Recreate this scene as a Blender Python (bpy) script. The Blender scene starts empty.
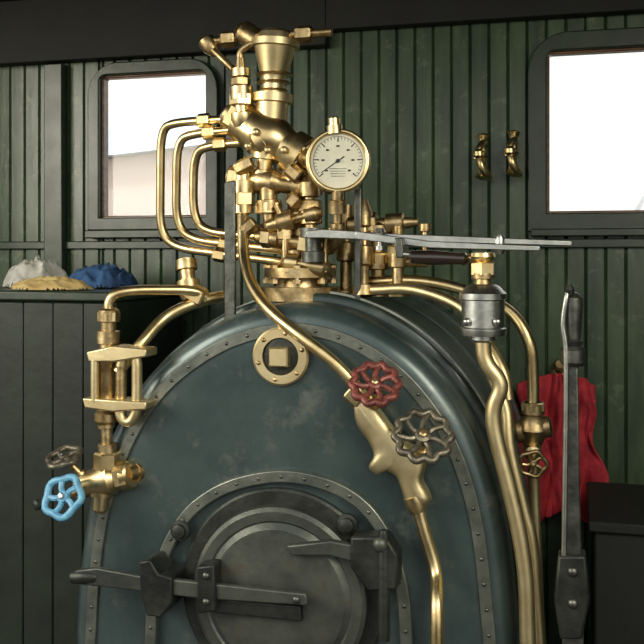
import bpy, bmesh, math, random
from mathutils import Vector, Matrix, noise
random.seed(7)
sc = bpy.context.scene
sc.view_settings.view_transform = 'Standard'
f = 962.0
YAW = math.radians(14.8)
C = Vector((0.70, -2.30, 1.60))
F = Vector((-math.sin(YAW), math.cos(YAW), 0)); R = Vector((math.cos(YAW), math.sin(YAW), 0)); Z = Vector((0, 0, 1))
WY = 0.93   # inner face of front wall

def P(px, py, y):
    """image pixel + assumed depth y from the backhead -> world point (metres)"""
    d = F + R*((px-322)/f) + Z*((258-py)/f)
    return C + d*((y-C.y)/d.y)
def S(n, y=0.0):
    return n*((y-C.y)/0.967)/f

# ---------------------------------------------------------------- materials
def mat(name, col, rough=0.5, metal=0.0, col2=None, nscale=8, bump=0.0, bscale=40, rvar=0.0, coat=0.0, stretch=(1,1,1), detail=6, wear=None):
    m = bpy.data.materials.new(name); m.use_nodes = True
    nt = m.node_tree; b = nt.nodes['Principled BSDF']
    b.inputs['Roughness'].default_value = rough; b.inputs['Metallic'].default_value = metal
    b.inputs['Coat Weight'].default_value = coat; b.inputs['Coat Roughness'].default_value = 0.2
    tc = nt.nodes.new('ShaderNodeTexCoord'); mp = nt.nodes.new('ShaderNodeMapping')
    mp.inputs['Scale'].default_value = stretch
    nt.links.new(tc.outputs['Object'], mp.inputs['Vector'])
    n = nt.nodes.new('ShaderNodeTexNoise'); n.inputs['Scale'].default_value = nscale; n.inputs['Detail'].default_value = detail
    n.inputs['Roughness'].default_value = 0.62
    nt.links.new(mp.outputs[0], n.inputs['Vector'])
    r = nt.nodes.new('ShaderNodeValToRGB')
    r.color_ramp.elements[0].position = 0.36; r.color_ramp.elements[1].position = 0.66
    c2 = col2 or tuple(c*0.7 for c in col)
    r.color_ramp.elements[0].color = (*c2, 1); r.color_ramp.elements[1].color = (*col, 1)
    nt.links.new(n.outputs['Fac'], r.inputs['Fac'])
    out = r.outputs['Color']
    if wear:
        wc, ws, wp = wear
        n4 = nt.nodes.new('ShaderNodeTexNoise'); n4.inputs['Scale'].default_value = ws; n4.inputs['Detail'].default_value = 9; n4.inputs['Roughness'].default_value = 0.7
        nt.links.new(tc.outputs['Object'], n4.inputs['Vector'])
        r4 = nt.nodes.new('ShaderNodeValToRGB'); r4.color_ramp.elements[0].position = wp; r4.color_ramp.elements[1].position = wp+0.12
        nt.links.new(n4.outputs['Fac'], r4.inputs['Fac'])
        mxn = nt.nodes.new('ShaderNodeMixRGB'); mxn.inputs['Color2'].default_value = (*wc, 1)
        nt.links.new(r4.outputs['Color'], mxn.inputs['Fac']); nt.links.new(out, mxn.inputs['Color1']); out = mxn.outputs[0]
    nt.links.new(out, b.inputs['Base Color'])
    if rvar:
        mr = nt.nodes.new('ShaderNodeMapRange')
        mr.inputs['To Min'].default_value = max(0.03, rough-rvar); mr.inputs['To Max'].default_value = rough+rvar
        n3 = nt.nodes.new('ShaderNodeTexNoise'); n3.inputs['Scale'].default_value = nscale*2.3; n3.inputs['Detail'].default_value = 5
        nt.links.new(mp.outputs[0], n3.inputs['Vector'])
        nt.links.new(n3.outputs['Fac'], mr.inputs['Value']); nt.links.new(mr.outputs[0], b.inputs['Roughness'])
    if bump:
        n2 = nt.nodes.new('ShaderNodeTexNoise'); n2.inputs['Scale'].default_value = bscale; n2.inputs['Detail'].default_value = 4
        nt.links.new(mp.outputs[0], n2.inputs['Vector'])
        bp = nt.nodes.new('ShaderNodeBump'); bp.inputs['Strength'].default_value = bump; bp.inputs['Distance'].default_value = 0.01
        nt.links.new(n2.outputs['Fac'], bp.inputs['Height']); nt.links.new(bp.outputs[0], b.inputs['Normal'])
    return m
M = {}
M['brass'] = mat('polished_brass', (0.82, 0.67, 0.37), 0.31, 1.0, (0.64, 0.48, 0.23), 18, 0.03, 60, 0.08, wear=((0.38, 0.28, 0.14), 22, 0.60))
M['brass2'] = mat('worn_shaded_brass', (0.68, 0.53, 0.29), 0.38, 1.0, (0.34, 0.24, 0.11), 28, 0.08, 90, 0.08, wear=((0.18, 0.13, 0.065), 30, 0.57))  # dark patches: tarnish, plus shade of manifold crevices painted into the colour
M['brassd'] = mat('satin_brass', (0.80, 0.68, 0.40), 0.42, 1.0, (0.64, 0.51, 0.27), 12, 0.04, 80, 0.07, wear=((0.42, 0.33, 0.18), 20, 0.62))
M['boiler'] = mat('boiler_blue_grey_paint', (0.080, 0.115, 0.115), 0.33, 0.4, (0.038, 0.062, 0.064), 3.2, 0.05, 30, 0.09, 0.3, wear=((0.135, 0.155, 0.14), 7, 0.54))  # lighter patches: wear, plus a pale haze mixed into the colour
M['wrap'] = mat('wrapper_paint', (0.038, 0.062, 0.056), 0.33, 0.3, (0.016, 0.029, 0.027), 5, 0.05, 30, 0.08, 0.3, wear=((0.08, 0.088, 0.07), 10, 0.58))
M['band'] = mat('rivet_band_steel', (0.28, 0.295, 0.25), 0.36, 0.75, (0.14, 0.16, 0.14), 14, 0.08, 60, 0.1)
M['iron'] = mat('dark_iron', (0.058, 0.063, 0.054), 0.44, 0.6, (0.022, 0.025, 0.022), 12, 0.15, 70, 0.1)
M['door'] = mat('door_iron', (0.125, 0.135, 0.115), 0.42, 0.6, (0.055, 0.063, 0.056), 7, 0.12, 50, 0.12, wear=((0.12, 0.10, 0.07), 14, 0.58))
M['steel'] = mat('bright_steel', (0.58, 0.59, 0.55), 0.32, 1.0, (0.40, 0.41, 0.38), 20, 0.04, 90, 0.08)
M['steel2'] = mat('lever_steel', (0.18, 0.185, 0.165), 0.40, 0.9, (0.08, 0.085, 0.075), 20, 0.1, 90, 0.1)
M['wheelgrey'] = mat('tarnished_wheel', (0.24, 0.215, 0.16), 0.42, 0.7, (0.10, 0.09, 0.065), 60, 0.1, 90, 0.1)
M['green'] = mat('green_plank_paint', (0.056, 0.096, 0.044), 0.38, 0.0, (0.018, 0.039, 0.020), 5, 0.12, 18, 0.12, 0.25, (3, 3, 0.5), wear=((0.105, 0.145, 0.088), 14, 0.56))
M['greend'] = mat('green_frame_paint', (0.026, 0.047, 0.025), 0.38, 0.0, (0.010, 0.020, 0.011), 6, 0.12, 22, 0.1, 0.2)
M['greenk'] = mat('green_locker_paint', (0.011, 0.020, 0.010), 0.5, 0.0, (0.004, 0.008, 0.005), 6, 0.12, 22, 0.1, 0.05)
M['black'] = mat('black_paint', (0.007, 0.009, 0.006), 0.7, 0.0, (0.003, 0.004, 0.003), 6, 0.1, 30)
M['wood'] = mat('varnished_wood', (0.22, 0.12, 0.05), 0.35, 0.0, (0.10, 0.045, 0.018), 9, 0.1, 30, 0.1, 0.4, (0.5, 3, 6))
M['grip'] = mat('dark_wood_grip', (0.030, 0.018, 0.012), 0.3, 0.0, (0.012, 0.008, 0.006), 9, 0.0, 30, 0.1, 0.6)
M['redpaint'] = mat('red_handwheel_paint', (0.27, 0.075, 0.055), 0.4, 0.2, (0.11, 0.028, 0.022), 60, 0.1, 90)
M['bluepaint'] = mat('blue_handwheel_paint', (0.17, 0.46, 0.66), 0.4, 0.0, (0.08, 0.25, 0.42), 60, 0.1, 90)
M['redcloth'] = mat('red_cloth', (0.52, 0.035, 0.05), 0.85, 0.0, (0.28, 0.014, 0.025), 18, 0.2, 120)
M['bluecloth'] = mat('blue_cloth', (0.045, 0.13, 0.30), 0.85, 0.0, (0.02, 0.05, 0.14), 14, 0.2, 120)
M['paper'] = mat('white_cotton', (0.62, 0.61, 0.55), 0.8, 0.0, (0.40, 0.40, 0.36), 18)
M['paper2'] = mat('yellow_cotton', (0.56, 0.42, 0.17), 0.8, 0.0, (0.40, 0.28, 0.10), 12)
M['dial'] = mat('gauge_dial', (0.74, 0.72, 0.58), 0.5, 0.0, (0.64, 0.62, 0.50), 20)
M['ink'] = mat('dial_ink', (0.02, 0.02, 0.02), 0.5)
M['floor'] = mat('floor_plank', (0.04, 0.032, 0.024), 0.7, 0.0, (0.015, 0.013, 0.010), 6, 0.4, 30, 0.1, 0, (6, 0.6, 1))
M['ground'] = mat('ballast', (0.16, 0.145, 0.115), 0.9, 0.0, (0.07, 0.062, 0.05), 30, 0.5, 40)
M['coal'] = mat('coal', (0.012, 0.012, 0.013), 0.35, 0.0, (0.004, 0.004, 0.005), 20, 0.6, 20)
M['tender'] = mat('tender_blocker_green_black', (0.014, 0.024, 0.015), 0.4, 0.0, (0.008, 0.012, 0.009), 5)
M['bldg'] = mat('pale_pink_render', (0.88, 0.74, 0.66), 0.9, 0.0, (0.82, 0.68, 0.60), 2)
M['bldg2'] = mat('pale_grey_render', (0.86, 0.88, 0.90), 0.9, 0.0, (0.80, 0.82, 0.84), 2)
M['roof'] = mat('pale_slate', (0.66, 0.75, 0.86), 0.8, 0.0, (0.58, 0.68, 0.80), 4)
g = bpy.data.materials.new('window_glass'); g.use_nodes = True
nt = g.node_tree; nt.nodes.clear()
o = nt.nodes.new('ShaderNodeOutputMaterial'); mx = nt.nodes.new('ShaderNodeMixShader'); tr = nt.nodes.new('ShaderNodeBsdfTransparent'); gl = nt.nodes.new('ShaderNodeBsdfGlossy')
fr = nt.nodes.new('ShaderNodeFresnel'); fr.inputs['IOR'].default_value = 1.3
gl.inputs['Roughness'].default_value = 0.05; nt.links.new(fr.outputs[0], mx.inputs[0])
nt.links.new(tr.outputs[0], mx.inputs[1]); nt.links.new(gl.outputs[0], mx.inputs[2]); nt.links.new(mx.outputs[0], o.inputs[0])
M['glass'] = g

# ---------------------------------------------------------------- building helpers
def group(name, loc=(0, 0, 0)):
    e = bpy.data.objects.new(name, None); e.empty_display_size = 0.05
    sc.collection.objects.link(e); return e
def mkobj(name, me, m, parent=None, smooth=True, bevel=0, seg=2, sub=0, angle=40):
    ob = bpy.data.objects.new(name, me); sc.collection.objects.link(ob)
    if m: me.materials.append(M[m])
    if parent: ob.parent = parent
    if smooth:
        for p in me.polygons: p.use_smooth = True
        try: me.set_sharp_from_angle(angle=math.radians(angle))
        except Exception: pass
    if bevel:
        b = ob.modifiers.new('bev', 'BEVEL'); b.width = bevel; b.segments = seg; b.limit_method = 'ANGLE'; b.angle_limit = math.radians(35)
    if sub:
        s = ob.modifiers.new('sub', 'SUBSURF'); s.levels = sub; s.render_levels = sub
    return ob
def from_pydata(name, v, fc, m, parent=None, **k):
    me = bpy.data.meshes.new(name); me.from_pydata([tuple(p) for p in v], [], fc); me.update()
    bm = bmesh.new(); bm.from_mesh(me); bmesh.ops.recalc_face_normals(bm, faces=bm.faces); bm.to_mesh(me); bm.free()
    return mkobj(name, me, m, parent, **k)
def frame(axis):
    a = Vector(axis).normalized()
    up = Vector((0, 0, 1)) if abs(a.z) < 0.9 else Vector((0, -1, 0))
    u = up.cross(a).normalized(); w = a.cross(u).normalized()
    return a, u, w
def fillet(pts, rad=0.04, n=7):
    pts = [Vector(p) for p in pts]; out = [pts[0]]
    for i in range(1, len(pts)-1):
        a, b, c = pts[i-1], pts[i], pts[i+1]
        ra = min(rad, (a-b).length*0.49); rc = min(rad, (c-b).length*0.49)
        s = b+(a-b).normalized()*ra; e = b+(c-b).normalized()*rc
        for k in range(n+1):
            t = k/n; out.append(s*(1-t)**2+b*2*t*(1-t)+e*t*t)
    out.append(pts[-1]); return out
def catmull(pts, n=8):
    pts = [Vector(p) for p in pts]; q = [pts[0]*2-pts[1]]+pts+[pts[-1]*2-pts[-2]]; out = []
    for i in range(1, len(q)-2):
        a, b, c, d = q[i-1:i+3]
        for k in range(n):
            t = k/n
            out.append(0.5*((2*b)+(c-a)*t+(2*a-5*b+4*c-d)*t*t+(3*b-a-3*c+d)*t**3))
    out.append(pts[-1]); return out
def sweep(name, pts, r, m, parent=None, n=14, closed=False, **k):
    pts = [Vector(p) for p in pts]
    p2 = [pts[0]]
    for p in pts[1:]:
        if (p-p2[-1]).length > 1e-5: p2.append(p)
    pts = p2; N = len(pts); rr = r if isinstance(r, (list, tuple)) else [r]*N
    if len(rr) != N: rr = [rr[min(len(rr)-1, int(i*len(rr)/N))] for i in range(N)]
    tan = []
    for i in range(N):
        if closed: t = pts[(i+1) % N]-pts[i-1]
        else: t = pts[min(i+1, N-1)]-pts[max(i-1, 0)]
        tan.append(t.normalized())
    a, u, w = frame(tan[0]); V = []; Fc = []
    for i in range(N):
        u = (u-tan[i]*u.dot(tan[i])).normalized(); w = tan[i].cross(u)
        for j in range(n):
            an = 2*math.pi*j/n; V.append(pts[i]+(u*math.cos(an)+w*math.sin(an))*rr[i])
    for i in range(N if closed else N-1):
        for j in range(n):
            i2 = (i+1) % N
            Fc.append((i*n+j, i*n+(j+1) % n, i2*n+(j+1) % n, i2*n+j))
    if not closed:
        Fc.append(tuple(range(n-1, -1, -1))); Fc.append(tuple(range((N-1)*n, N*n)))
    return from_pydata(name, V, Fc, m, parent, **k)
def lathe(name, p1, p2, prof, m, parent=None, n=24, bevel=0, **k):
    """prof: list (t 0..1 along p1->p2, radius m)"""
    p1 = Vector(p1); p2 = Vector(p2); a, u, w = frame(p2-p1); L = p2-p1; V = []; Fc = []
    for (t, r) in prof:
        for j in range(n):
            an = 2*math.pi*(j+0.5)/n; V.append(p1+L*t+(u*math.cos(an)+w*math.sin(an))*max(r, 1e-4))
    for i in range(len(prof)-1):
        for j in range(n): Fc.append((i*n+j, i*n+(j+1) % n, (i+1)*n+(j+1) % n, (i+1)*n+j))
    Fc.append(tuple(range(n-1, -1, -1))); Fc.append(tuple(range((len(prof)-1)*n, len(prof)*n)))
    return from_pydata(name, V, Fc, m, parent, bevel=bevel, angle=30, **k)
def Q(p, y0):
    return P(p[0], p[1], p[2] if len(p) > 2 else y0)
def turn(name, a, b, y, prof, m, parent, n=24, **k):
    return lathe(name, Q(a, y), Q(b, y), [(t, S(r, y)) for t, r in prof], m, parent, n, **k)
def hexn(name, a, b, y, r, m, parent, n=6):
    r = S(r, y)
    return lathe(name, Q(a, y), Q(b, y), [(0, r*0.86), (0.1, r), (0.9, r), (1, r*0.86)], m, parent, n)
def pipe(name, pts, y, r, m='brass', parent=None, rad=25, smooth_path=False, n=14):
    pp = [Q(p, y) for p in pts]
    pp = catmull(pp) if smooth_path else fillet(pp, S(rad, y))
    return sweep(name, pp, S(r, y), m, parent, n)
def box(name, x0, x1, y0, y1, z0, z1, m, parent=None, bevel=0.004, **k):
    v = [(x, y, z) for x in (x0, x1) for y in (y0, y1) for z in (z0, z1)]
    fc = [(0, 1, 3, 2), (4, 6, 7, 5), (0, 4, 5, 1), (2, 3, 7, 6), (0, 2, 6, 4), (1, 5, 7, 3)]
    return from_pydata(name, v, fc, m, parent, bevel=bevel, **k)
def prism(name, pts, y0, y1, m, parent=None, bevel=0.004, spline=False, **k):
    """front outline as image pixels projected onto assumed depth plane y0, extruded back to y1"""
    w = [P(px, py, y0) for px, py in pts]
    if spline:
        w2 = catmull(w+[w[0]], 5)[:-1]; w = w2
    n = len(w); v = [(p.x, y0, p.z) for p in w]+[(p.x, y1, p.z) for p in w]
    fc = [tuple(range(n)), tuple(range(2*n-1, n-1, -1))]+[(i, (i+1) % n, n+(i+1) % n, n+i) for i in range(n)]
    return from_pydata(name, v, fc, m, parent, bevel=bevel, **k)
def domes(name, centers, axis, r, m, parent=None, h=0.6):
    V = []; Fc = []; a, u, w = frame(axis)
    for c in centers:
        c = Vector(c); b = len(V); n = 10
        for (rr, hh) in ((1, 0), (0.9, 0.35*h), (0.6, 0.8*h), (0.2, h)):
            for j in range(n):
                an = 2*math.pi*j/n; V.append(c+(u*math.cos(an)+w*math.sin(an))*r*rr+a*r*hh)
        for i in range(3):
            for j in range(n): Fc.append((b+i*n+j, b+i*n+(j+1) % n, b+(i+1)*n+(j+1) % n, b+(i+1)*n+j))
        Fc.append(tuple(range(b+3*n, b+4*n)))
    return from_pydata(name, V, Fc, m, parent, angle=60)
def handwheel(name, c, axis, Rr, tube, m, parent, spokes=4, scallop=8, hub='brass2', depth=0.0, hubm=None):
    c = Vector(c); a, u, w = frame(axis); pts = []
    N = scallop*8
    for i in range(N):
        an = 2*math.pi*i/N; rr = Rr*(1+0.08*math.cos(scallop*an))
        pts.append(c+(u*math.cos(an)+w*math.sin(an))*rr)
    sweep(name+'_rim', pts, tube, m, parent, n=10, closed=True)
    for i in range(spokes):
        an = 2*math.pi*(i+0.5)/spokes
        d = u*math.cos(an)+w*math.sin(an)
        side = a.cross(d)
        sp = [c+d*Rr*0.15-a*depth, c+d*Rr*0.5+side*Rr*0.10-a*depth*0.5, c+d*Rr*0.98]
        sweep(name+'_spoke_%d' % i, catmull(sp, 4), tube*0.8, m, parent, n=8)
    lathe(name+'_hub', c-a*(Rr*0.25+depth), c+a*Rr*0.16, [(0, Rr*0.16), (0.3, Rr*0.32), (0.9, Rr*0.30), (1, Rr*0.2)], m, parent, 14)
    lathe(name+'_nut', c+a*Rr*0.14, c+a*Rr*0.32, [(0, Rr*0.17), (0.8, Rr*0.17), (1, Rr*0.1)], hub, parent, 6)

# ================================================================ ROOM
XL, XR = -1.75, 1.66; ZC = 2.56
lw = (P(103, 77, WY), P(209, 217, WY)); rwn = (P(547, 53, WY), P(700, 212, WY))
wins = [(lw[0].x, lw[1].x, lw[1].z, lw[0].z), (rwn[0].x, min(rwn[1].x, XR-0.1), rwn[1].z, rwn[0].z)]
V = []; Fc = []
def board(x0, x1, z0, z1):
    b = len(V); c = 0.006
    sec = [(x0, WY+0.04), (x0, WY+0.010), (x0+c, WY), (x1-c, WY), (x1, WY+0.010), (x1, WY+0.04)]
    for z in (z0, z1):
        for (x, y) in sec: V.append((x, y, z))
    for i in range(6): Fc.append((b+i, b+(i+1) % 6, b+6+(i+1) % 6, b+6+i))
    Fc.append(tuple(range(b, b+6))); Fc.append(tuple(range(b+11, b+5, -1)))
bw = 0.062
cuts = sorted([XL+i*bw for i in range(int((XR-XL)/bw)+1)]+[w for q in wins for w in q[:2]]+[XR])
cuts = [c for i, c in enumerate(cuts) if i == 0 or c-cuts[i-1] > 0.004]
for a, b in zip(cuts[:-1], cuts[1:]):
    mid = (a+b)/2; hole = [q for q in wins if q[0]-0.004 < mid < q[1]+0.004]
    if hole:
        board(a, b, 0, hole[0][2]); board(a, b, hole[0][3], ZC)
    else: board(a, b, 0, ZC)
from_pydata('wall_front', V, Fc, 'green', smooth=False)
box('wall_left', XL-0.05, XL, 0.25, WY+0.04, 0, ZC, 'greend')
box('wall_right', XR, XR+0.05, -0.75, WY+0.04, 0, ZC, 'greend')
box('ceiling', XL-0.05, XR+0.05, -1.15, WY+0.04, ZC, ZC+0.05, 'black')
box('floor', XL-0.05, XR+0.05, -3.2, WY+0.04, -0.06, 0.0, 'floor')

def ringframe(name, q, y0, y1, wo, wi, m, rad=0.05, parent=None):
    def rr(x0, x1, z0, z1, r):
        out = []
        for (cx, cz, s) in ((x1-r, z1-r, 0), (x0+r, z1-r, 90), (x0+0.004, z0+0.004, 180), (x1-0.004, z0+0.004, 270)):
            rad_ = r if s < 180 else 0.004
            for k in range(7):
                an = math.radians(s+k*15); out.append((cx+rad_*math.cos(an), cz+rad_*math.sin(an)))
        return out
    A = rr(q[0]-wo, q[1]+wo, q[2]-wo, q[3]+wo, min(rad+wo*0.6, (q[1]-q[0]+2*wo)*0.45)); B = rr(q[0]+wi, q[1]-wi, q[2]+wi, q[3]-wi, max(0.006, rad*0.25)); n = len(A)
    v = [(x, y0, z) for x, z in A]+[(x, y0, z) for x, z in B]+[(x, y1, z) for x, z in A]+[(x, y1, z) for x, z in B]; fc = []
    for i in range(n):
        j = (i+1) % n
        fc += [(i, j, n+j, n+i), (2*n+i, 3*n+i, 3*n+j, 2*n+j), (i, 2*n+i, 2*n+j, j), (n+i, n+j, 3*n+j, 3*n+i)]
    return from_pydata(name, v, fc, m, parent, bevel=0.004)
for i, q in enumerate(wins):
    gw = group('window_%d' % (i+1))
    ringframe('outer_frame', q, WY-0.035, WY+0.02, (0.045, 0.06)[i], 0.0, 'greend', 0.09, gw)
    ringframe('inner_frame', q, WY-0.012, WY+0.03, 0.002, 0.008, 'wood', 0.02, gw)
    box('glass', q[0]+0.004, q[1]-0.004, WY+0.022, WY+0.025, q[2]+0.004, q[3]-0.004, 'glass', gw, bevel=0)
    box('sill', q[0]-0.05, q[1]+0.05, WY-0.05, WY-0.001, q[2]-0.075, q[2]-0.045 if i != 1 else q[2]-0.05, 'greend', gw)
zr = P(322, 240, WY).z
box('trim_1', XL, XR, WY-0.02, WY-0.001, zr-0.03, zr+0.0, 'greend')
box('trim_2', XL, P(330, 50, WY).x, WY-0.06, WY-0.001, P(200, 56, WY).z, ZC, 'black')
box('trim_3', P(50, 50, WY).x, P(68, 50, WY).x, WY-0.045, WY-0.001, 0.0, P(200, 58, WY).z, 'greend')
box('trim_4', P(228, 50, WY).x, P(240, 50, WY).x, WY-0.03, WY-0.001, zr, P(200, 58, WY).z, 'greend')
box('trim_5', P(330, 50, WY).x, XR, WY-0.06, WY-0.001, P(450, 26, WY).z, ZC, 'black')

# outside
box('ground', -60, 60, -60, 60, -1.3, -1.25, 'ground', bevel=0)
gb = group('outside_building')
v = [(-9.5, 14, -1.25), (-2.5, 14, -1.25), (-2.5, 20, -1.25), (-9.5, 20, -1.25), (-9.5, 14, 3.3), (-2.5, 14, 3.9), (-2.5, 20, 3.9), (-9.5, 20, 3.3)]
from_pydata('walls', v, [(0, 1, 5, 4), (1, 2, 6, 5), (2, 3, 7, 6), (3, 0, 4, 7), (4, 5, 6, 7), (0, 3, 2, 1)], 'bldg', gb, smooth=False)
v = [(-9.8, 13.7, 3.3), (-2.2, 13.7, 3.9), (-2.2, 20.3, 3.9), (-9.8, 20.3, 3.3), (-8.8, 17, 4.6), (-3.2, 17, 5.1)]
from_pydata('roof', v, [(0, 1, 5, 4), (1, 2, 5), (2, 3, 4, 5), (3, 0, 4), (0, 3, 2, 1)], 'roof', gb, smooth=False)
gb2 = group('outside_shed')
box('walls', 2.0, 9.0, 18, 24, -1.25, 2.2, 'bldg2', gb2)
v = [(1.8, 17.7, 2.2), (9.2, 17.7, 2.2), (9.2, 24.3, 2.2), (1.8, 24.3, 2.2), (2.4, 21, 3.4), (8.6, 21, 3.4)]
from_pydata('roof', v, [(0, 1, 5, 4), (1, 2, 5), (2, 3, 4, 5), (3, 0, 4), (0, 3, 2, 1)], 'bldg2', gb2, smooth=False)
# unseen tender with coal, added behind the footplate to block low light
Td = group('tender_light_blocker')
box('blocker_tank', -1.5, 1.5, -7.0, -3.6, -1.25, 1.25, 'tender', Td, 0.03)
V = []; Fc = []
for j in range(21):
    for i in range(21):
        s = i/10-1; t = j/10-1
        V.append((s*1.35, -5.3+t*1.6, 1.22+0.4*max(0, 1-max(abs(s), abs(t)))**0.5+0.06*noise.noise(Vector((s*9, t*9, 1)))))
for j in range(20):
    for i in range(20): k = j*21+i; Fc.append((k, k+1, k+22, k+21))
from_pydata('blocker_coal_heap', V, Fc, 'coal', Td, smooth=False)

# ================================================================ BOILER
arch_px = [(86, 640), (90, 575), (101, 505), (124, 440), (157, 388), (203, 350), (250, 329), (300, 323), (350, 335), (400, 366), (440, 412), (467, 465), (485, 535), (496, 640)]
arch = catmull([P(a, b, 0) for a, b in arch_px], 8)
arch = [Vector((arch[0].x, 0, 0.002))]+arch+[Vector((arch[-1].x, 0, 0.002))]
def offs(path, d):
    out = []; N = len(path)
    for i, p in enumerate(path):
        if i == 0 : t = Vector((0, 0, 1))
        elif i == N-1: t = Vector((0, 0, -1))
        else: t = (path[i+1]-path[i-1]).normalized()
        nrm = Vector((-t.z, 0, t.x))
        q = p+nrm*d; q.z = max(q.z, 0.002) if 0 < i < N-1 else 0.002
        out.append(q)
    return out
def shell(name, rings, m, parent, capfront=True, capback=True, **k):
    V = []; Fc = []; n = len(arch)
    for d, y in rings:
        for p in offs(arch, d): V.append((p.x, y, p.z))
    for i in range(len(rings)-1):
        for j in range(n-1): Fc.append((i*n+j, i*n+j+1, (i+1)*n+j+1, (i+1)*n+j))
    if capfront: Fc.append(tuple(range(n)))
    if capback: Fc.append(tuple(range(len(rings)*n-1, (len(rings)-1)*n-1, -1)))
    return from_pydata(name, V, Fc, m, parent, angle=50, **k)
B = group('locomotive_boiler')
shell('backhead', [(-0.045, 0), (0.0, 0.0), (0.016, 0.004), (0.033, 0.016), (0.045, 0.035), (0.05, 0.06), (0.05, 0.13)], 'boiler', B)
shell('wrapper', [(0.046, 0.13), (0.066, 0.131), (0.07, 0.136), (0.07, 0.30), (0.07, WY-0.002)], 'wrap', B)
for yb in (0.17, 0.46, 0.75):
    shell('lagging_band_%d' % int(yb*100), [(0.069, yb), (0.076, yb+0.001), (0.076, yb+0.04), (0.069, yb+0.041)], 'band' if yb < 0.2 else 'wrap', B, False, False)
def strip(name, path, d0, d1, y0, y1, m, parent):
    A = offs(path, d0); Bp = offs(path, d1); n = len(path); V = []; Fc = []
    for ring, y in ((A, y1), (A, y0), (Bp, y0), (Bp, y1)):
        for p in ring: V.append((p.x, y, p.z))
    for i in range(3):
        for j in range(n-1): Fc.append((i*n+j, i*n+j+1, (i+1)*n+j+1, (i+1)*n+j))
    return from_pydata(name, V, Fc, m, parent, bevel=0.002)
strip('rivet_band', arch, -0.030, 0.0, -0.007, 0.001, 'band', B)
def along(path, step, start=0.02):
    out = []; acc = -start
    for a, b in zip(path[:-1], path[1:]):
        L = (b-a).length
        while acc+L >= 0 and L > 0:
            t = -acc/L
            if t > 1: break
            out.append(a+(b-a)*max(0, t)); acc -= step
        acc += L
    return out
rp = along(offs(arch, -0.015), 0.06)
domes('rivets', [(p.x, -0.007, p.z) for p in rp], (0, -1, 0), 0.0052, 'steel2', B)
pc = P(282, 356, 0)
lathe('washout_ring', pc+Vector((0, 0.001, 0)), pc+Vector((0, -0.016, 0)), [(0, 0.073), (0.8, 0.073), (1, 0.068), (1, 0.047), (0.2, 0.044)], 'brassd', B, 40)
lathe('washout_plug', pc, pc+Vector((0, -0.012, 0)), [(0, 0.044), (0.9, 0.044), (1, 0.04)], 'iron', B, 32)
lathe('plug_square', pc, pc+Vector((0, -0.035, 0)), [(0, 0.036), (0.9, 0.034), (1, 0.029)], 'brassd', B, 4)
domes('plug_studs', [pc+Vector((0.059*math.cos(k*math.pi/3+.3), -0.016, 0.059*math.sin(k*math.pi/3+.3))) for k in range(6)], (0, -1, 0), 0.006, 'brass2', B)

# ================================================================ FIREHOLE DOOR
D = group('firehole_door')
dp = catmull([P(a, b, 0) for a, b in [(148, 640), (151, 595), (163, 548), (185, 510), (215, 486), (250, 473), (290, 469), (335, 479), (371, 502), (396, 540), (410, 590), (414, 640)]], 6)
dp = [Vector((dp[0].x, 0, 0.45))]+dp+[Vector((dp[-1].x, 0, 0.45))]
def strip2(name, path, d0, d1, y0, y1, m, parent, bev=0.003):
    def of(d):
        out = []
        for i, p in enumerate(path):
            t = (path[min(i+1, len(path)-1)]-path[max(i-1, 0)]).normalized()
            out.append(p+Vector((-t.z, 0, t.x))*d)
        return out
    A = of(d0); Bp = of(d1); n = len(path); V = []; Fc = []
    for ring, y in ((A, y1), (A, y0), (Bp, y0), (Bp, y1)):
        for p in ring: V.append((p.x, y, p.z))
    for i in range(4):
        for j in range(n-1):
            i2 = (i+1) % 4; Fc.append((i*n+j, i*n+j+1, i2*n+j+1, i2*n+j))
    for s in (0, n-1): Fc.append((s, n+s, 2*n+s, 3*n+s))
    return from_pydata(name, V, Fc, m, parent, bevel=bev), of
ob, of = strip2('frame_arch', dp, -0.030, 0.0, -0.022, 0.001, 'band', D)
domes('frame_rivets', [(p.x, -0.022, p.z) for p in along(of(-0.015), 0.06)], (0, -1, 0), 0.0052, 'steel2', D)
dc = P(283, 592, 0)
lathe('door_seat', dc+Vector((0, 0.001, 0)), dc+Vector((0, -0.02, 0)), [(0, 0.262), (0.8, 0.262), (1, 0.256), (1, 0.2)], 'iron', D, 64)
lathe('door_plate', dc+Vector((0, -0.018, 0)), dc+Vector((0, -0.062, 0)), [(0, 0.225), (0.55, 0.222), (0.7, 0.212), (0.7, 0.19), (0.62, 0.185), (0.85, 0.17), (1, 0.05), (1, 0.001)], 'door', D, 64)
for k, q in enumerate([P(181, 530, -0.02), P(348, 524, -0.02), P(162, 600, -0.02)]):
    lathe('frame_boss_%d' % k, q, q+Vector((0, -0.022, 0)), [(0, 0.027), (0.4, 0.026), (0.5, 0.018), (0.9, 0.017), (1, 0.012)], 'iron', D, 18)
prism('hinge_strap', [(286, 546), (330, 541), (352, 545), (352, 562), (330, 556), (292, 556)], -0.078, -0.055, 'door', D)
prism('hinge_knuckle', [(350, 537), (386, 537), (398, 556), (397, 590), (368, 592), (350, 568)], -0.085, -0.02, 'iron', D, 0.006)
lathe('hinge_pin', P(384, 530, -0.075), P(384, 640, -0.075), [(0, 0.01), (0.04, 0.014), (1, 0.014)], 'iron', D, 16)
domes('knuckle_bolt', [P(380, 545, -0.086)], (0, -1, 0), 0.018, 'door', D)
prism('latch_bar', [(74, 571), (96, 568), (140, 576), (306, 594), (308, 606), (200, 599), (110, 588), (80, 585)], -0.095, -0.078, 'door', D, 0.004)
prism('latch_keeper', [(138, 562), (150, 560), (158, 574), (172, 578), (172, 604), (160, 618), (146, 616), (140, 590)], -0.105, 0.0, 'iron', D, 0.005)
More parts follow.
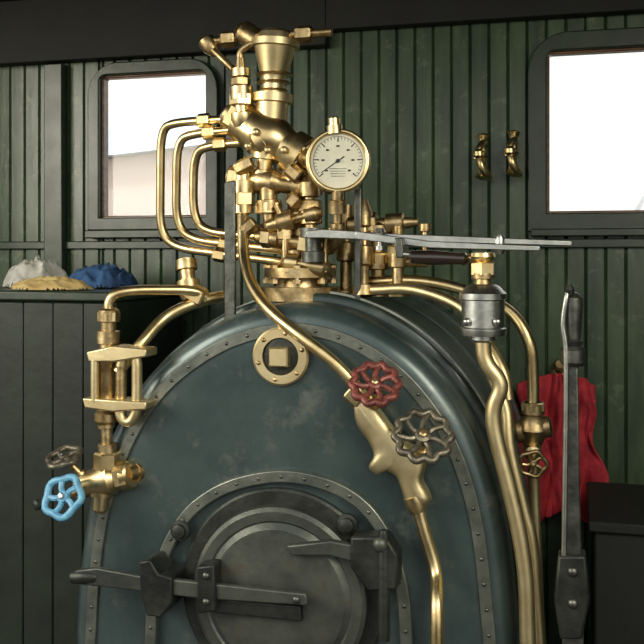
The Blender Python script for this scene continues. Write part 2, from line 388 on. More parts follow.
prism('latch_guide', [(196, 567), (214, 565), (216, 612), (198, 614)], -0.105, -0.02, 'iron', D, 0.005)
prism('door_strap', [(206, 598), (300, 606), (302, 622), (204, 612)], -0.078, -0.05, 'iron', D, 0.004)
domes('latch_bolts', [P(206, 576, -0.106), P(206, 602, -0.106), P(296, 600, -0.096)], (0, -1, 0), 0.01, 'steel2', D)
lathe('latch_grip', P(70, 577, -0.087), P(98, 577, -0.087), [(0, 0.006), (0.1, 0.016), (0.5, 0.018), (0.9, 0.014), (1, 0.008)], 'iron', D, 16)

# ================================================================ STEAM MANIFOLD
Y = 0.22
T = group('brass_steam_manifold')
turn('base_flange', (300, 300), (300, 262), Y, [(0, 40), (0.35, 40), (0.35, 24), (0.6, 22), (0.6, 36), (0.85, 36), (0.86, 16), (1, 15)], 'brass2', T, 36)
for k in range(8):
    an = k*math.pi/4+0.2; c = P(300, 283, Y); o2 = Vector((math.cos(an), math.sin(an), 0))*S(33, Y)
    lathe('stud_%d' % k, c+o2, c+o2+Z*0.052, [(0, 0.012), (0.2, 0.012), (0.21, 0.006), (0.75, 0.006), (0.76, 0.011), (0.93, 0.011), (1, 0.006)], 'brass2', T, 6)
turn('column', (300, 266), (296, 160), Y, [(0, 15), (0.15, 15), (0.18, 11), (0.35, 12), (0.4, 17), (0.5, 17), (0.55, 11), (0.75, 12), (0.8, 16), (1, 15)], 'brass2', T)
turn('main_body', (226, 112), (316, 166), Y, [(0, 10), (0.03, 15), (0.14, 15), (0.15, 20), (0.25, 21), (0.35, 24), (0.5, 25), (0.62, 22), (0.66, 19), (0.72, 19), (0.73, 23), (0.86, 23), (0.88, 15), (1, 13)], 'brass', T, 32)
hexn('body_nut', (231, 115), (246, 124), Y, 19, 'brass', T)
hexn('body_nut_b', (292, 151), (306, 160), Y, 22, 'brass', T)
turn('ball', (250, 150), (280, 132), Y, [(0, 6), (0.1, 17), (0.35, 25), (0.6, 25), (0.9, 17), (1, 8)], 'brass', T, 28)
turn('bell', (271, 122), (276, 30), Y, [(0, 16), (0.2, 17), (0.21, 21), (0.30, 21), (0.31, 13), (0.42, 12), (0.5, 13.5), (0.8, 21), (0.81, 25), (0.88, 25), (0.89, 19), (0.96, 17), (1, 12)], 'brassd', T, 36)
for k in range(3):
    turn('bell_ring_%d' % k, (272+k, 92-k*8), (272+k, 90-k*8), Y, [(0, 15+k*1.8), (0.5, 16+k*1.8), (1, 15+k*1.8)], 'brass', T, 32)
pipe('top_rod', [(206, 42), (240, 38), (332, 32)], Y, 4.5, 'brass2', T)
hexn('top_nut', (222, 40), (236, 39), Y, 9, 'brass2', T)
hexn('top_nut_b', (296, 35), (312, 34), Y, 9, 'brass2', T)
turn('top_knob', (204, 38), (216, 54), Y, [(0, 4), (0.15, 9), (0.6, 9), (1, 5)], 'brass2', T, 14)
pipe('linkage', [(213, 50), (236, 72), (243, 92)], Y-0.02, 3.5, 'brass2', T, 10)
turn('cross_top', (238, 28), (262, 44), Y, [(0, 6), (0.2, 12), (0.8, 12), (1, 7)], 'brass2', T, 16)
turn('side_valve', (243, 128), (240, 58), Y-0.03, [(0, 10), (0.1, 13), (0.2, 13), (0.22, 8), (0.38, 8), (0.4, 12), (0.58, 12), (0.6, 6), (0.72, 6), (0.73, 10), (0.84, 10), (0.86, 5), (1, 4)], 'brass', T)
hexn('side_nut', (242, 106), (242, 94), Y-0.03, 13, 'brass', T)
hexn('side_nut_b', (241, 86), (241, 78), Y-0.03, 10, 'brass2', T)
pipe('side_riser', [(240, 62), (240, 50), (262, 38)], Y-0.02, 4, 'brass2', T, 12)
turn('lower_tee', (228, 176), (322, 190), Y-0.02, [(0, 7), (0.02, 11), (0.14, 11), (0.15, 8), (0.25, 9), (0.35, 14), (0.5, 14), (0.58, 9), (0.7, 9), (0.71, 13), (0.85, 13), (0.86, 7), (1, 6)], 'brass2', T)
hexn('tee_nut', (230, 177), (243, 179), Y-0.02, 13, 'brass', T)
hexn('tee_nut_b', (298, 186), (308, 188), Y-0.02, 13, 'brass', T)
turn('tee_riser', (262, 182), (266, 145), Y-0.02, [(0, 12), (0.3, 12), (0.32, 9), (0.6, 9), (0.62, 14), (1, 14)], 'brass', T)
turn('union_a', (243, 172), (243, 214), Y-0.04, [(0, 8), (0.2, 9), (0.22, 13), (0.5, 13), (0.52, 8), (0.7, 8), (0.72, 11), (0.98, 11), (1, 7)], 'brass', T)
hexn('union_nut', (243, 192), (243, 206), Y-0.04, 13, 'brass', T)
turn('union_b', (268, 186), (270, 232), Y-0.03, [(0, 9), (0.3, 9), (0.32, 13), (0.55, 13), (0.57, 7), (0.8, 7), (0.82, 10), (1, 10)], 'brass2', T)
hexn('union_nut_b', (269, 202), (269, 214), Y-0.03, 14, 'brass', T)
turn('union_c', (309, 176), (311, 244), Y-0.04, [(0, 7), (0.1, 11), (0.3, 11), (0.32, 7), (0.5, 7), (0.52, 12), (0.7, 12), (0.72, 7), (1, 7)], 'brass2', T)
hexn('union_nut_c', (310, 200), (310, 212), Y-0.04, 12, 'brass2', T)
turn('valve_d', (322, 212), (268, 226), Y-0.06, [(0, 4), (0.1, 8), (0.3, 8), (0.32, 5), (0.5, 5), (0.52, 11), (0.8, 11), (0.82, 7), (1, 6)], 'brass2', T, 18)
turn('valve_e', (255, 236), (335, 248), Y-0.05, [(0, 5), (0.1, 9), (0.3, 9), (0.31, 6), (0.6, 7), (0.62, 11), (0.85, 11), (1, 6)], 'brass2', T, 18)
hexn('valve_nut_e', (300, 243), (312, 245), Y-0.05, 13, 'brass', T)
hexn('valve_nut_f', (262, 237), (272, 238), Y-0.05, 11, 'brass', T)
pipe('spindle_a', [(285, 260), (285, 225), (276, 205)], Y-0.07, 3.2, 'brass2', T, 12)
pipe('spindle_b', [(325, 272), (325, 235), (340, 222)], Y-0.07, 3.2, 'brass2', T, 12)
turn('bottom_union', (282, 262), (330, 268), Y-0.06, [(0, 6), (0.1, 10), (0.35, 10), (0.36, 6), (0.6, 6), (0.62, 10), (0.9, 10), (1, 5)], 'brass', T, 18)
for k, (a, b) in enumerate([((252, 162), (236, 170)), ((288, 168), (300, 178)), ((320, 150), (330, 158)), ((255, 222), (243, 232)), ((290, 205), (298, 196)), ((322, 182), (334, 188)), ((285, 240), (285, 228))]):
    hexn('gland_%d' % k, a, b, Y-0.06, 8, 'brass2', T)
domes('cap_bolts', [P(256, 132, Y-0.075), P(268, 150, Y-0.075), P(248, 146, Y-0.07), P(284, 150, Y-0.07)], (0.2, -1, 0), 0.011, 'brassd', T)
T2 = group('brass_valve_cluster')
turn('stand_a', (378, 296, 0.25), (378, 222, 0.25), 0.25, [(0, 15), (0.12, 15), (0.14, 7), (0.35, 7), (0.37, 12), (0.55, 12), (0.57, 7), (0.75, 7), (0.77, 11), (0.95, 11), (1, 6)], 'brass2', T2)
hexn('stand_nut_a', (378, 264), (378, 252), 0.25, 13, 'brass', T2)
turn('stand_b', (398, 296, 0.22), (398, 226, 0.22), 0.22, [(0, 13), (0.12, 13), (0.14, 6), (0.4, 6), (0.42, 10), (0.6, 10), (0.62, 6), (1, 5)], 'brass2', T2)
hexn('stand_nut_b', (398, 258), (398, 246), 0.22, 11, 'brass', T2)
turn('cross', (346, 226), (418, 222), 0.25, [(0, 5), (0.05, 9), (0.25, 9), (0.26, 6), (0.55, 6), (0.57, 10), (0.8, 10), (0.82, 6), (1, 4)], 'brass2', T2)
hexn('cross_nut', (366, 225), (378, 224), 0.25, 12, 'brass', T2)
turn('stand_c', (346, 300, 0.28), (346, 205, 0.28), 0.28, [(0, 14), (0.1, 14), (0.12, 6), (0.4, 6), (0.42, 10), (0.6, 10), (0.62, 5), (0.8, 5), (0.82, 8), (1, 8)], 'brass2', T2)
turn('stand_d', (364, 296, 0.2), (364, 200, 0.24), 0.22, [(0, 12), (0.1, 12), (0.12, 5), (0.3, 5), (0.32, 9), (0.5, 9), (0.52, 5), (0.7, 5), (0.72, 9), (0.85, 9), (1, 4)], 'brass2', T2)
turn('spindle', (425, 264, 0.22), (425, 224, 0.22), 0.22, [(0, 7), (0.3, 7), (0.32, 3), (0.8, 3), (0.82, 6), (1, 6)], 'brass2', T2, 14)
pipe('link', [(398, 262, 0.22), (428, 262, 0.22)], 0.22, 5, 'brass2', T2)
# support bars
for x0, x1, yt, yb, ybar in ((224, 235, 182, 326, 0.08), (354, 361, 190, 306, 0.17)):
    prism('manifold_support_bar', [(x0, yt), (x1, yt-2), (x1, yb), (x0, yb)], ybar, ybar+0.012, 'steel2', None, 0.003)

# ================================================================ PRESSURE GAUGE
G = group('pressure_gauge')
gc = P(338, 161, 0.1); ga = Vector((0.22, -1, 0.02)).normalized(); rg = S(31, 0.1)
lathe('case', gc-ga*0.055, gc+ga*0.0, [(0, rg*0.85), (0.1, rg*0.93), (0.6, rg*0.93), (0.9, rg*0.95), (1, rg*0.95)], 'brass', G, 48)
a_, u_, w_ = frame(ga)
rimp = [gc+ga*0.004+(u_*math.cos(2*math.pi*i/64)+w_*math.sin(2*math.pi*i/64))*rg*0.96 for i in range(64)]
sweep('bezel', rimp, rg*0.085, 'brass', G, 12, closed=True)
lathe('dial', gc-ga*0.002, gc+ga*0.002, [(0, rg*0.93), (1, rg*0.93)], 'dial', G, 48)
V = []; Fc = []
def stroke(p, q, wd):
    d = (q-p).normalized(); s = a_.cross(d)*wd; b = len(V); o3 = a_*0.0008
    V.extend([p+s+o3, p-s+o3, q-s*0.6+o3, q+s*0.6+o3]); Fc.append((b, b+1, b+2, b+3))
cf = gc+ga*0.002
for k in range(31):
    an = math.radians(-40+k*260/30)
    d = -u_*math.cos(an)*1.0+w_*math.sin(an)
    r0 = 0.62 if k % 5 == 0 else 0.70
    stroke(cf+d*rg*r0, cf+d*rg*0.78, rg*(0.022 if k % 5 == 0 else 0.01))
    if k % 5 == 0: stroke(cf+d*rg*0.48-u_*rg*0.05, cf+d*rg*0.48+u_*rg*0.05, rg*0.035)
prev = None
for k in range(41):
    an = math.radians(-40+k*6.5); d = -u_*math.cos(an)+w_*math.sin(an); q = cf+d*rg*0.79
    if prev is not None: stroke(prev, q, rg*0.008)
    prev = q
for k in range(4): stroke(cf+u_*rg*(-0.28+0.02*k)-w_*rg*(0.25+0.08*k), cf+u_*rg*(0.28-0.02*k)-w_*rg*(0.25+0.08*k), rg*0.010)
dn = -u_*math.cos(math.radians(-35))+w_*math.sin(math.radians(-35))
stroke(cf-dn*rg*0.25, cf+dn*rg*0.66, rg*0.022)
from_pydata('dial_markings', V, Fc, 'ink', G, smooth=False)
lathe('needle_hub', cf, cf+ga*0.006, [(0, rg*0.07), (1, rg*0.06)], 'iron', G, 16)
turn('siphon_stem', (338, 190, 0.1), (338, 236, 0.12), 0.1, [(0, 6), (0.2, 6), (0.22, 9), (0.5, 9), (0.52, 5), (0.7, 5), (0.72, 8), (1, 8)], 'brass2', G)
turn('top_gland', (334, 117, 0.1), (335, 134, 0.1), 0.1, [(0, 3), (0.1, 6), (0.5, 6), (0.52, 8), (1, 8)], 'brass', G, 16)
pipe('siphon_arm', [(338, 234, 0.12), (335, 248, 0.15), (312, 250, 0.2)], 0.12, 5, 'brass2', G, 12)
turn('case_bracket', (300, 158, 0.2), (320, 160, 0.14), 0.14, [(0, 10), (0.4, 10), (0.42, 7), (1, 7)], 'brass', G)

# ================================================================ PIPES
def bp(pts, y, r, m='brass', **k): return pipe('brass_pipe', pts, y, r, m, None, **k)
bp([(236, 119, .22), (178, 122, .25), (161, 128, .27), (160, 232, .3), (176, 248, .3), (300, 264, .24)], .25, 4.6)
bp([(236, 130, .2), (196, 133, .24), (177, 140, .25), (176, 224, .28), (192, 240, .28), (300, 252, .22)], .25, 4.6)
bp([(250, 142, .2), (212, 145, .22), (194, 152, .24), (193, 216, .26), (206, 232, .26), (300, 240, .2)], .25, 4.6)
pn = group('pipe_union_nuts')
for k, (a, b, yy) in enumerate([((198, 121), (210, 120), .23), ((203, 133), (215, 132), .225), ((214, 145), (226, 144), .21), ((222, 119), (232, 118), .22), ((214, 254), (226, 256), .28), ((220, 243), (232, 245), .26)]):
    hexn('nut_%d' % k, a, b, yy, 7.5, 'brass', pn)
bp([(243, 210, .18), (243, 266, .12), (262, 305, .01), (300, 336, -.035), (340, 366, -.045), (366, 400, -.045)], .05, 6, rad=40, n=18)
bp([(414, 492, -.04), (424, 530, -.04), (436, 572, -.045), (437, 615, -.11), (437, 700, -.12)], -.04, 6.5, smooth_path=True, n=18)
bp([(118, 372, -.02), (140, 345, .0), (165, 318, .06), (195, 303, .1), (224, 296, .16)], .1, 6, smooth_path=True)
bp([(483, 338, -.03), (484, 362, -.03), (504, 384, -.03), (492, 408, -.03), (495, 436, -.03), (507, 480, -.03), (519, 530, -.03), (526, 575, -.03), (530, 720, -.03)], 0, 7.5, rad=22, n=18, m='brassd')
bp([(486, 362, .06), (496, 385, .05), (506, 410, .04), (510, 450, .03), (524, 510, .03), (534, 560, .03), (545, 720, .03)], 0.03, 6, smooth_path=True, m='brassd')
bp([(366, 282, .24), (420, 281, .22), (470, 292, .2), (510, 312, .18), (529, 342, .16), (533, 375, .16), (533, 425, .16)], .2, 5.5, smooth_path=True)
bp([(372, 290, .18), (415, 290, .16), (462, 308, .12), (486, 342, .09), (503, 372, .06), (508, 400, .05)], .15, 5.5, smooth_path=True, m='brassd')

# ---- injector body (shaped brass casting) with two handwheels
I = group('injector_casting')
outl = [(353, 402), (362, 396), (374, 404), (390, 425), (404, 440), (421, 452), (425, 466), (422, 480), (428, 492), (430, 502), (418, 508), (406, 503), (401, 490), (396, 477), (386, 472), (376, 475), (368, 468), (373, 456), (368, 442), (356, 424)]
ww = catmull([P(a, b, -0.05) for a, b in outl+[outl[0]]], 4)[:-1]
cen_path = [P(a, b, -0.05) for a, b in [(360, 406), (378, 428), (392, 448), (402, 462), (410, 478), (416, 494)]]
def nearest(p):
    best = None
    for a, b in zip(cen_path[:-1], cen_path[1:]):
        t = max(0, min(1, (p-a).dot(b-a)/(b-a).length_squared)); q = a+(b-a)*t
        if best is None or (p-q).length < (p-best).length: best = q
    return best
V = []; Fc = []; n = len(ww); prof = [(1.0, 0.0), (1.0, -0.014), (0.96, -0.023), (0.85, -0.030), (0.65, -0.035), (0.4, -0.037), (0.12, -0.038)]
for s, yy in prof:
    for p in ww:
        q = nearest(p); r_ = q+(p-q)*s; V.append((r_.x, -0.028+yy, r_.z))
for i in range(len(prof)-1):
    for j in range(n): Fc.append((i*n+j, i*n+(j+1) % n, (i+1)*n+(j+1) % n, (i+1)*n+j))
Fc.append(tuple(range(n)));  Fc.append(tuple(range((len(prof)-1)*n, len(prof)*n)))
from_pydata('casting', V, Fc, 'brassd', I, angle=70)
lathe('mounting_pad', P(392, 452, -0.03), P(392, 452, -0.03)+Vector((0, 0.032, 0)), [(0, 0.03), (1, 0.036)], 'brass2', I, 20)
hexn('inlet_union', (349, 390, -.047), (362, 402, -.047), -.047, 11, 'brass', I)
turn('outlet_union', (413, 496, -.045), (419, 512, -.045), -.045, [(0, 10), (0.7, 10), (1, 8)], 'brass', I)
ax = Vector((0.22, -1, 0.85)).normalized()
for nm, px, py, rr, mt in (('steam_wheel', 375, 384, 22, 'redpaint'), ('water_wheel', 423, 436, 26, 'wheelgrey')):
    c = P(px, py, -0.12)
    lathe(nm+'_spindle', c-ax*0.085, c, [(0, 0.018), (0.4, 0.017), (0.41, 0.012), (0.7, 0.012), (0.71, 0.006), (1, 0.006)], 'brass', I, 16)
    handwheel(nm, c, ax, S(rr, -0.12), S(3.6), mt, I, 7, 10, depth=0.004)

# ================================================================ WATER LEVEL GAUGE (left)
Wg = group('water_level_sight_glass')
yw = -0.02
pipe('top_pipe', [(206, 298, .1), (196, 290, .08), (130, 290, .0), (109, 296, yw), (109, 316, yw)], 0, 5.5, 'brass', Wg, 22)
turn('top_elbow', (190, 300, .1), (186, 258, .12), .1, [(0, 8), (0.2, 12), (0.45, 12), (0.47, 8), (0.7, 8), (0.72, 11), (0.95, 11), (1, 5)], 'brass2', Wg)
hexn('top_elbow_nut', (205, 300, .1), (188, 290, .1), .1, 11, 'brass', Wg)
turn('top_fitting', (109, 308), (108, 352), yw, [(0, 8), (0.05, 11), (0.3, 11), (0.32, 8), (0.5, 8), (0.52, 12), (0.8, 12), (0.82, 9), (1, 9)], 'brass2', Wg)
hexn('top_fitting_nut', (109, 311), (109, 322), yw, 12, 'brass', Wg)
prism('top_flange', [(86, 352), (112, 346), (146, 349), (146, 357), (114, 362), (88, 362)], yw-0.04, yw+0.03, 'brassd', Wg, 0.004)
prism('bottom_flange', [(82, 398), (112, 400), (146, 402), (146, 410), (112, 412), (84, 408)], yw-0.04, yw+0.03, 'brassd', Wg, 0.004)
turn('column_left', (106, 354), (106, 424), yw, [(0, 11), (0.1, 11), (0.15, 9), (0.8, 9), (0.85, 12), (0.95, 12), (1, 9)], 'brass2', Wg)
turn('glass_tube', (95, 360, yw-.03), (95, 402, yw-.03), yw, [(0, 4.5), (1, 4.5)], 'brassd', Wg)
pipe('loop_tube', [(121, 366, yw-.02), (123, 352, yw-.02), (133, 350, yw-.02), (137, 360, yw-.02), (137, 412, yw-.02), (130, 424, yw-.02), (120, 418, yw-.02), (120, 402, yw-.02)], yw, 5.5, 'brassd', Wg, 9)
turn('protector_tube', (121, 358), (121, 404), yw, [(0, 6), (1, 6)], 'brass2', Wg)
turn('lower_stem', (106, 420), (108, 458), yw, [(0, 9), (0.2, 9), (0.22, 6), (0.6, 6), (0.62, 10), (1, 10)], 'brass2', Wg)
hexn('lower_nut', (107, 452), (107, 470), yw, 14, 'brass', Wg)
turn('cross_body', (78, 486), (132, 474), yw, [(0, 10), (0.1, 14), (0.3, 14), (0.4, 16), (0.65, 17), (0.75, 12), (0.85, 12), (0.86, 15), (1, 14)], 'brass', Wg)
turn('drain_spout', (102, 484), (100, 512), yw, [(0, 12), (0.4, 12), (0.42, 8), (0.9, 8), (1, 6)], 'brass', Wg)
hexn('cross_nut', (118, 477), (130, 474), yw, 16, 'brass', Wg)
turn('boiler_union', (128, 474, yw), (146, 470, 0.03), yw, [(0, 8), (0.4, 8), (0.42, 10), (1, 10)], 'brass2', Wg)
c1 = P(63, 497, -0.10)
turn('drain_spindle', (84, 488, yw), (63, 497, -.10), -.03, [(0, 8), (0.3, 8), (0.32, 5), (1, 4)], 'brass', Wg)
handwheel('blue_wheel', c1, Vector((-0.05, -1, 0.5)), S(21, -.1), S(3.8), 'bluepaint', Wg, 5, 5, depth=0.003, hub='steel')
c2 = P(64, 457, -0.04)
turn('shutoff_spindle', (90, 484, yw), (64, 457, -.04), -.03, [(0, 7), (0.4, 7), (0.42, 4), (1, 4)], 'brass2', Wg)
handwheel('grey_wheel', c2, Vector((-0.1, -0.45, 1)), S(17, -.04), S(3.4), 'wheelgrey', Wg, 4, 5, depth=0.003, hub='steel')
turn('wheel_knob', (42, 503, -.1), (34, 506, -.12), -.1, [(0, 3), (0.3, 6), (0.8, 6), (1, 3)], 'iron', Wg, 12)

# ================================================================ REGULATOR
Rg = group('regulator_lever')
yr = 0.06
turn('pivot_boss', (313, 262, .12), (313, 228, .12), .12, [(0, 12), (0.3, 12), (0.32, 8), (0.7, 8), (0.72, 13), (1, 13)], 'steel2', Rg)
prism('main_arm', [(306, 231), (322, 229), (400, 234), (460, 236), (572, 241), (572, 246), (460, 243), (400, 241), (322, 238), (306, 238)], yr, yr+0.02, 'steel', Rg, 0.002)
prism('link_arm', [(355, 231), (370, 233), (430, 241), (500, 244), (540, 246), (540, 251), (500, 250), (430, 248), (370, 241), (355, 239)], yr-0.03, yr-0.012, 'steel', Rg, 0.002)
turn('arm_pin', (380, 228, yr-.02), (380, 250, yr-.02), yr, [(0, 4), (0.2, 6), (0.3, 3), (0.8, 3), (0.82, 5), (1, 5)], 'steel', Rg, 14)
turn('arm_pin_b', (500, 234, yr), (500, 254, yr), yr, [(0, 3), (0.2, 5), (0.8, 5), (1, 3)], 'steel', Rg, 14)
turn('handle_rod', (400, 254, 0.0), (476, 260, 0.0), 0, [(0, 3), (1, 3)], 'steel', Rg)
turn('handle_grip', (409, 257, -0.01), (468, 259, -0.01), 0, [(0, 3), (0.05, 6.5), (0.4, 7.5), (0.85, 5.5), (0.95, 6.5), (1, 3)], 'grip', Rg, 18)
prism('handle_link', [(394, 238), (402, 238), (404, 258), (396, 258)], -0.008, 0.06, 'steel2', Rg, 0.003)

# ================================================================ LUBRICATOR
L = group('steel_lubricator')
turn('cup', (483, 342), (483, 284), -.03, [(0, 9), (0.04, 12), (0.1, 12), (0.12, 21), (0.2, 22), (0.24, 22), (0.26, 20.5), (0.72, 20.5), (0.74, 22.5), (0.84, 22.5), (0.88, 20), (0.96, 16), (1, 12)], 'steel', L, 36)
turn('neck', (483, 288), (483, 258), -.03, [(0, 9), (0.3, 8), (0.32, 11), (0.5, 11), (0.52, 7), (1, 6)], 'brass2', L)
hexn('cap_nut', (483, 276), (483, 262), -.03, 12, 'brass', L)
turn('cap', (483, 262), (483, 252), -.03, [(0, 8), (0.5, 12), (0.9, 11), (1, 6)], 'brass', L)
pipe('cap_arm', [(466, 258, 0.0), (483, 258, -.03)], -.02, 4, 'brass', L)
domes('sight_screw', [P(497, 322, -.075), P(467, 322, -.075)], (0, -1, 0), 0.010, 'steel', L)
turn('bracket', (483, 325, -.03), (483, 333, .08), 0, [(0, 8), (0.8, 8), (1, 10)], 'steel2', L)

# ================================================================ RIGHT CHECK VALVE
K = group('check_valve')
turn('body', (533, 402), (533, 448), .16, [(0, 8), (0.05, 11), (0.25, 11), (0.27, 8), (0.4, 13), (0.6, 15), (0.75, 12), (0.9, 9), (1, 8)], 'brass2', K)
hexn('nut_top', (533, 402), (533, 411), .16, 12, 'brass', K)
turn('side_port', (514, 432), (552, 426), .16, [(0, 8), (0.1, 11), (0.25, 11), (0.3, 8), (0.7, 8), (0.75, 10), (0.95, 10), (1, 6)], 'brass2', K)
turn('gland', (533, 446), (533, 462, .1), .16, [(0, 8), (0.5, 8), (0.6, 5), (1, 4)], 'brass', K)
handwheel('wheel', P(533, 464, .09), Vector((0.1, -1, -0.2)), S(12, .1), S(2.2), 'brass2', K, 5, 5)
pipe('delivery', [(533, 448, .18), (534, 480, .2), (540, 640, .2), (540, 720, .2)], .2, 5, 'brassd', K)

# ================================================================ REVERSING LEVER (right)
Lv = group('reversing_lever')
yl = -0.05
prism('lever_bar', [(567, 345), (578, 345), (580, 480), (584, 640), (588, 860), (560, 860), (562, 640), (566, 480)], yl, yl+0.02, 'steel2', Lv, 0.004)
turn('grip', (573, 350), (573, 292), yl+.01, [(0, 7), (0.1, 8), (0.15, 10), (0.2, 7), (0.45, 8), (0.75, 9.5), (0.9, 9), (0.97, 6), (1, 2)], 'steel2', Lv, 20)
pipe('latch_trigger', [(569, 286, yl), (566, 300, yl-.01), (563, 325, yl-.01), (566, 352, yl-.01), (566, 420, yl-.01), (564, 560, yl-.01)], yl, 2.6, 'steel', Lv, smooth_path=True)
turn('trigger_tip', (570, 296, yl-.005), (569, 284, yl-.005), yl, [(0, 3), (0.5, 5), (1, 2)], 'steel2', Lv, 12)
turn('latch_collar', (573, 346, yl+.01), (573, 366, yl+.01), yl, [(0, 9), (0.2, 12), (0.8, 12), (1, 9)], 'steel2', Lv, 18)
prism('latch_block', [(558, 556), (586, 556), (590, 600), (582, 640), (560, 640), (554, 600)], yl-0.02, yl+0.04, 'iron', Lv, 0.006)
domes('latch_bolts', [P(573, 572, yl-.021), P(573, 604, yl-.021)], (0, -1, 0), 0.012, 'steel2', Lv)
pa = P(574, 760, yl)
box('quadrant', pa.x-0.05, pa.x+0.05, yl-0.35, yl+0.2, 0.0, 0.28, 'iron', Lv, 0.01)

# ================================================================ BRASS WALL HOOKS
for (hx, hy) in ((484, 155), (515, 152)):
    h = group('brass_coat_hook')
    turn('back_plate', (hx-3, hy+24, WY-.012), (hx-1, hy-22, WY-.012), WY, [(0, 3), (0.05, 6), (0.15, 4), (0.45, 4), (0.5, 6), (0.55, 4), (0.85, 4), (0.95, 6), (1, 2)], 'brass', h, 14)
    pipe('hook', [(hx-1, hy+14, WY-.01), (hx+4, hy+22, WY-.07), (hx-2, hy+12, WY-.10), (hx-5, hy-2, WY-.09)], WY, 3.6, 'brass', h, smooth_path=True)
    pipe('upper_hook', [(hx, hy-10, WY-.01), (hx-1, hy-12, WY-.05), (hx-5, hy-6, WY-.07), (hx-8, hy+4, WY-.07)], WY, 3.4, 'brass', h, smooth_path=True)
    turn('knob', (hx-5, hy-6, WY-.1), (hx-5, hy+4, WY-.1), WY, [(0, 2), (0.3, 5.5), (0.7, 5.5), (1, 2)], 'brass', h, 14)

# ================================================================ CLOTHS, LOCKER
# red jacket: gathered cloth draped from a peg, irregular hem, deep crumpled folds
def drape(name, cx, ztop, w0, w1, h, yb, m, seed):
    nx, nz = 90, 80; V = []; Fc = []
    for j in range(nz+1):
        t = j/nz
        for i in range(nx+1):
            s = i/nx*2-1
            wd = w0+(w1-w0)*min(1, t*2.2)**0.6
            edge = 0.035*noise.noise(Vector((t*4+seed, 3.0 if s > 0 else 9.0, seed)))*abs(s)**2
            x = cx+s*wd*0.5+edge+0.015*noise.noise(Vector((s*2, t*3, seed+9)))
            fold = math.sin(s*6+3.2*noise.noise(Vector((s*1.2, t*1.5, seed)))+t*1.2)*0.020*(0.5+0.6*t)
            cr = 0.030*(1-abs(noise.noise(Vector((s*2.2+t*1.5, t*3.2-s, seed+2))))*2)
            fine = 0.006*(1-abs(noise.noise(Vector((s*5, t*6, seed+4))))*2)
            y = min(yb-0.06-fold-cr-fine, yb-0.012)
            shoulder = -0.035*s*s*(1-t)
            hem = (0.045*noise.noise(Vector((s*2.3, 0, seed)))+0.03*math.sin(s*3+1))*t
            V.append((x, y, ztop-h*t+shoulder+hem))
    for j in range(nz):
        for i in range(nx):
            k = j*(nx+1)+i; Fc.append((k, k+1, k+nx+2, k+nx+1))
    ob = from_pydata(name, V, Fc, m, None, angle=180)
    s = ob.modifiers.new('sol', 'SOLIDIFY'); s.thickness = 0.006
    return ob
ja = P(520, 372, 0.86); jb = P(599, 374, 0.86); jc = P(560, 520, 0.86)
drape('red_jacket', (ja.x+jb.x)/2, ja.z, (jb.x-ja.x)*0.95, (jb.x-ja.x)*1.0, ja.z-jc.z, 0.93, 'redcloth', 3.3)
pg = group('coat_peg')
turn('peg', (560, 372, WY), (560, 364, WY-.06), WY, [(0, 8), (0.15, 8), (0.2, 4), (0.85, 4), (0.9, 6), (1, 4)], 'brass2', pg, 14)
lk0 = P(-60, 290, .35); lk1 = P(116, 290, .35)
LK = group('tool_locker')
lkz = lk0.z
box('carcass', lk0.x, lk1.x, 0.35, WY-0.08, 0.0, lkz-0.03, 'greenk', LK, 0.006)
box('lid', lk0.x-0.01, lk1.x+0.01, 0.33, WY-0.08, lkz-0.03, lkz, 'greend', LK, 0.006)
for k in range(6):
    xx = lk0.x+(lk1.x-lk0.x)*(k+0.5)/6
    box('front_board_%d' % k, xx-(lk1.x-lk0.x)/12+0.001, xx+(lk1.x-lk0.x)/12-0.001, 0.335, 0.352, 0.02, lkz-0.035, 'greenk', LK, 0.004)
def heap(name, cx, cy, rx, ry, h, base, seed, m, freq=2.6):
    V = []; Fc = []; n = 44
    for j in range(n+1):
        for i in range(n+1):
            s = i/n*2-1; t = j/n*2-1; r2 = min(1, s*s+t*t)
            ridge = 1-abs(noise.noise(Vector((s*freq+seed, t*freq, seed))))*2
            hh = h*(1-r2)**0.5*(0.45+0.55*ridge)+h*0.2*noise.noise(Vector((s*8, t*8, seed)))*(1-r2)
            V.append((cx+s*rx, cy+t*ry, base+0.003+max(0, hh)))
    for j in range(n):
        for i in range(n):
            s = (i+.5)/n*2-1; t = (j+.5)/n*2-1
            if s*s+t*t < 1: k = j*(n+1)+i; Fc.append((k, k+1, k+n+2, k+n+1))
    return from_pydata(name, V, Fc, m, None, angle=180)
pA = P(42, 280, .68); pB = P(66, 284, .46); pC = P(98, 284, .68)
heap('white_cloth', pA.x-0.02, 0.68, 0.115, 0.11, 0.10, lkz, 3.1, 'paper', 2.0)
heap('yellow_duster', pB.x-0.04, 0.44, 0.14, 0.085, 0.042, lkz, 7.7, 'paper2', 2.2)
heap('blue_cloth', pC.x+0.015, 0.68, 0.12, 0.13, 0.082, lkz, 1.9, 'bluecloth', 2.4)
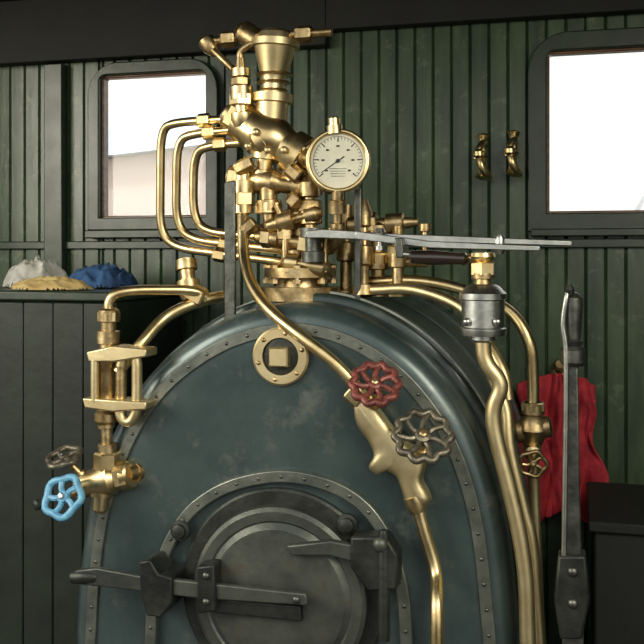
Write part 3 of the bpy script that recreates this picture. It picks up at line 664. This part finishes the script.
# added black box and heap, standing in for the right corner's shade
Bk = group('corner_dark_box')
sb = P(594, 520, 0.3)
box('carcass', sb.x, XR-0.01, 0.3, WY-0.18, 0.0, sb.z-0.03, 'black', Bk, 0.008)
box('lid', sb.x-0.015, XR-0.01, 0.285, WY-0.18, sb.z-0.03, sb.z, 'black', Bk, 0.006)
heap('dark_box_heap', (sb.x+XR)/2, 0.52, 0.22, 0.2, 0.05, sb.z, 4.4, 'black').parent = Bk

# ================================================================ LIGHT, WORLD, CAMERA
w = bpy.data.worlds.new('World'); sc.world = w; w.use_nodes = True; nt = w.node_tree
bg = nt.nodes['Background']; tc = nt.nodes.new('ShaderNodeTexCoord'); sp = nt.nodes.new('ShaderNodeSeparateXYZ'); rmp = nt.nodes.new('ShaderNodeValToRGB')
nt.links.new(tc.outputs['Generated'], sp.inputs[0]); nt.links.new(sp.outputs['Z'], rmp.inputs[0]); nt.links.new(rmp.outputs[0], bg.inputs[0])
rmp.color_ramp.elements[0].position = 0.0; rmp.color_ramp.elements[0].color = (1.0, 0.98, 0.92, 1)
rmp.color_ramp.elements[1].position = 0.6; rmp.color_ramp.elements[1].color = (0.95, 0.96, 0.93, 1)
bg.inputs[1].default_value = 1.2
def area(name, loc, target, size, power, col):
    l = bpy.data.lights.new(name, 'AREA'); l.shape = 'RECTANGLE'; l.size = size[0]; l.size_y = size[1]; l.energy = power; l.color = col
    ob = bpy.data.objects.new(name, l); sc.collection.objects.link(ob); ob.location = loc
    ob.rotation_euler = (Vector(target)-Vector(loc)).to_track_quat('-Z', 'Y').to_euler(); return ob
area('fill_left', (-2.4, -2.0, 2.4), (0, 0.1, 1.4), (1.3, 1.3), 60, (1.0, 0.93, 0.76))  # added fill light to brighten the backhead, no lamp stands here
area('fill_right', (1.9, -2.3, 2.8), (0.2, 0.4, 1.7), (0.9, 0.9), 42, (1.0, 0.92, 0.72))  # second added fill, brightens wall and brass from the right
s = bpy.data.lights.new('sun', 'SUN'); s.energy = 1.6; s.angle = 0.1; so = bpy.data.objects.new('sun', s); sc.collection.objects.link(so)
so.rotation_euler = Vector((-0.5, 0.5, -1)).to_track_quat('-Z', 'Y').to_euler()
cam = bpy.data.cameras.new('camera'); co = bpy.data.objects.new('camera', cam); sc.collection.objects.link(co)
co.location = C; co.rotation_euler = (math.radians(90), 0, YAW); cam.sensor_width = 36; cam.lens = 36*f/644; cam.shift_y = -64/644
sc.camera = co
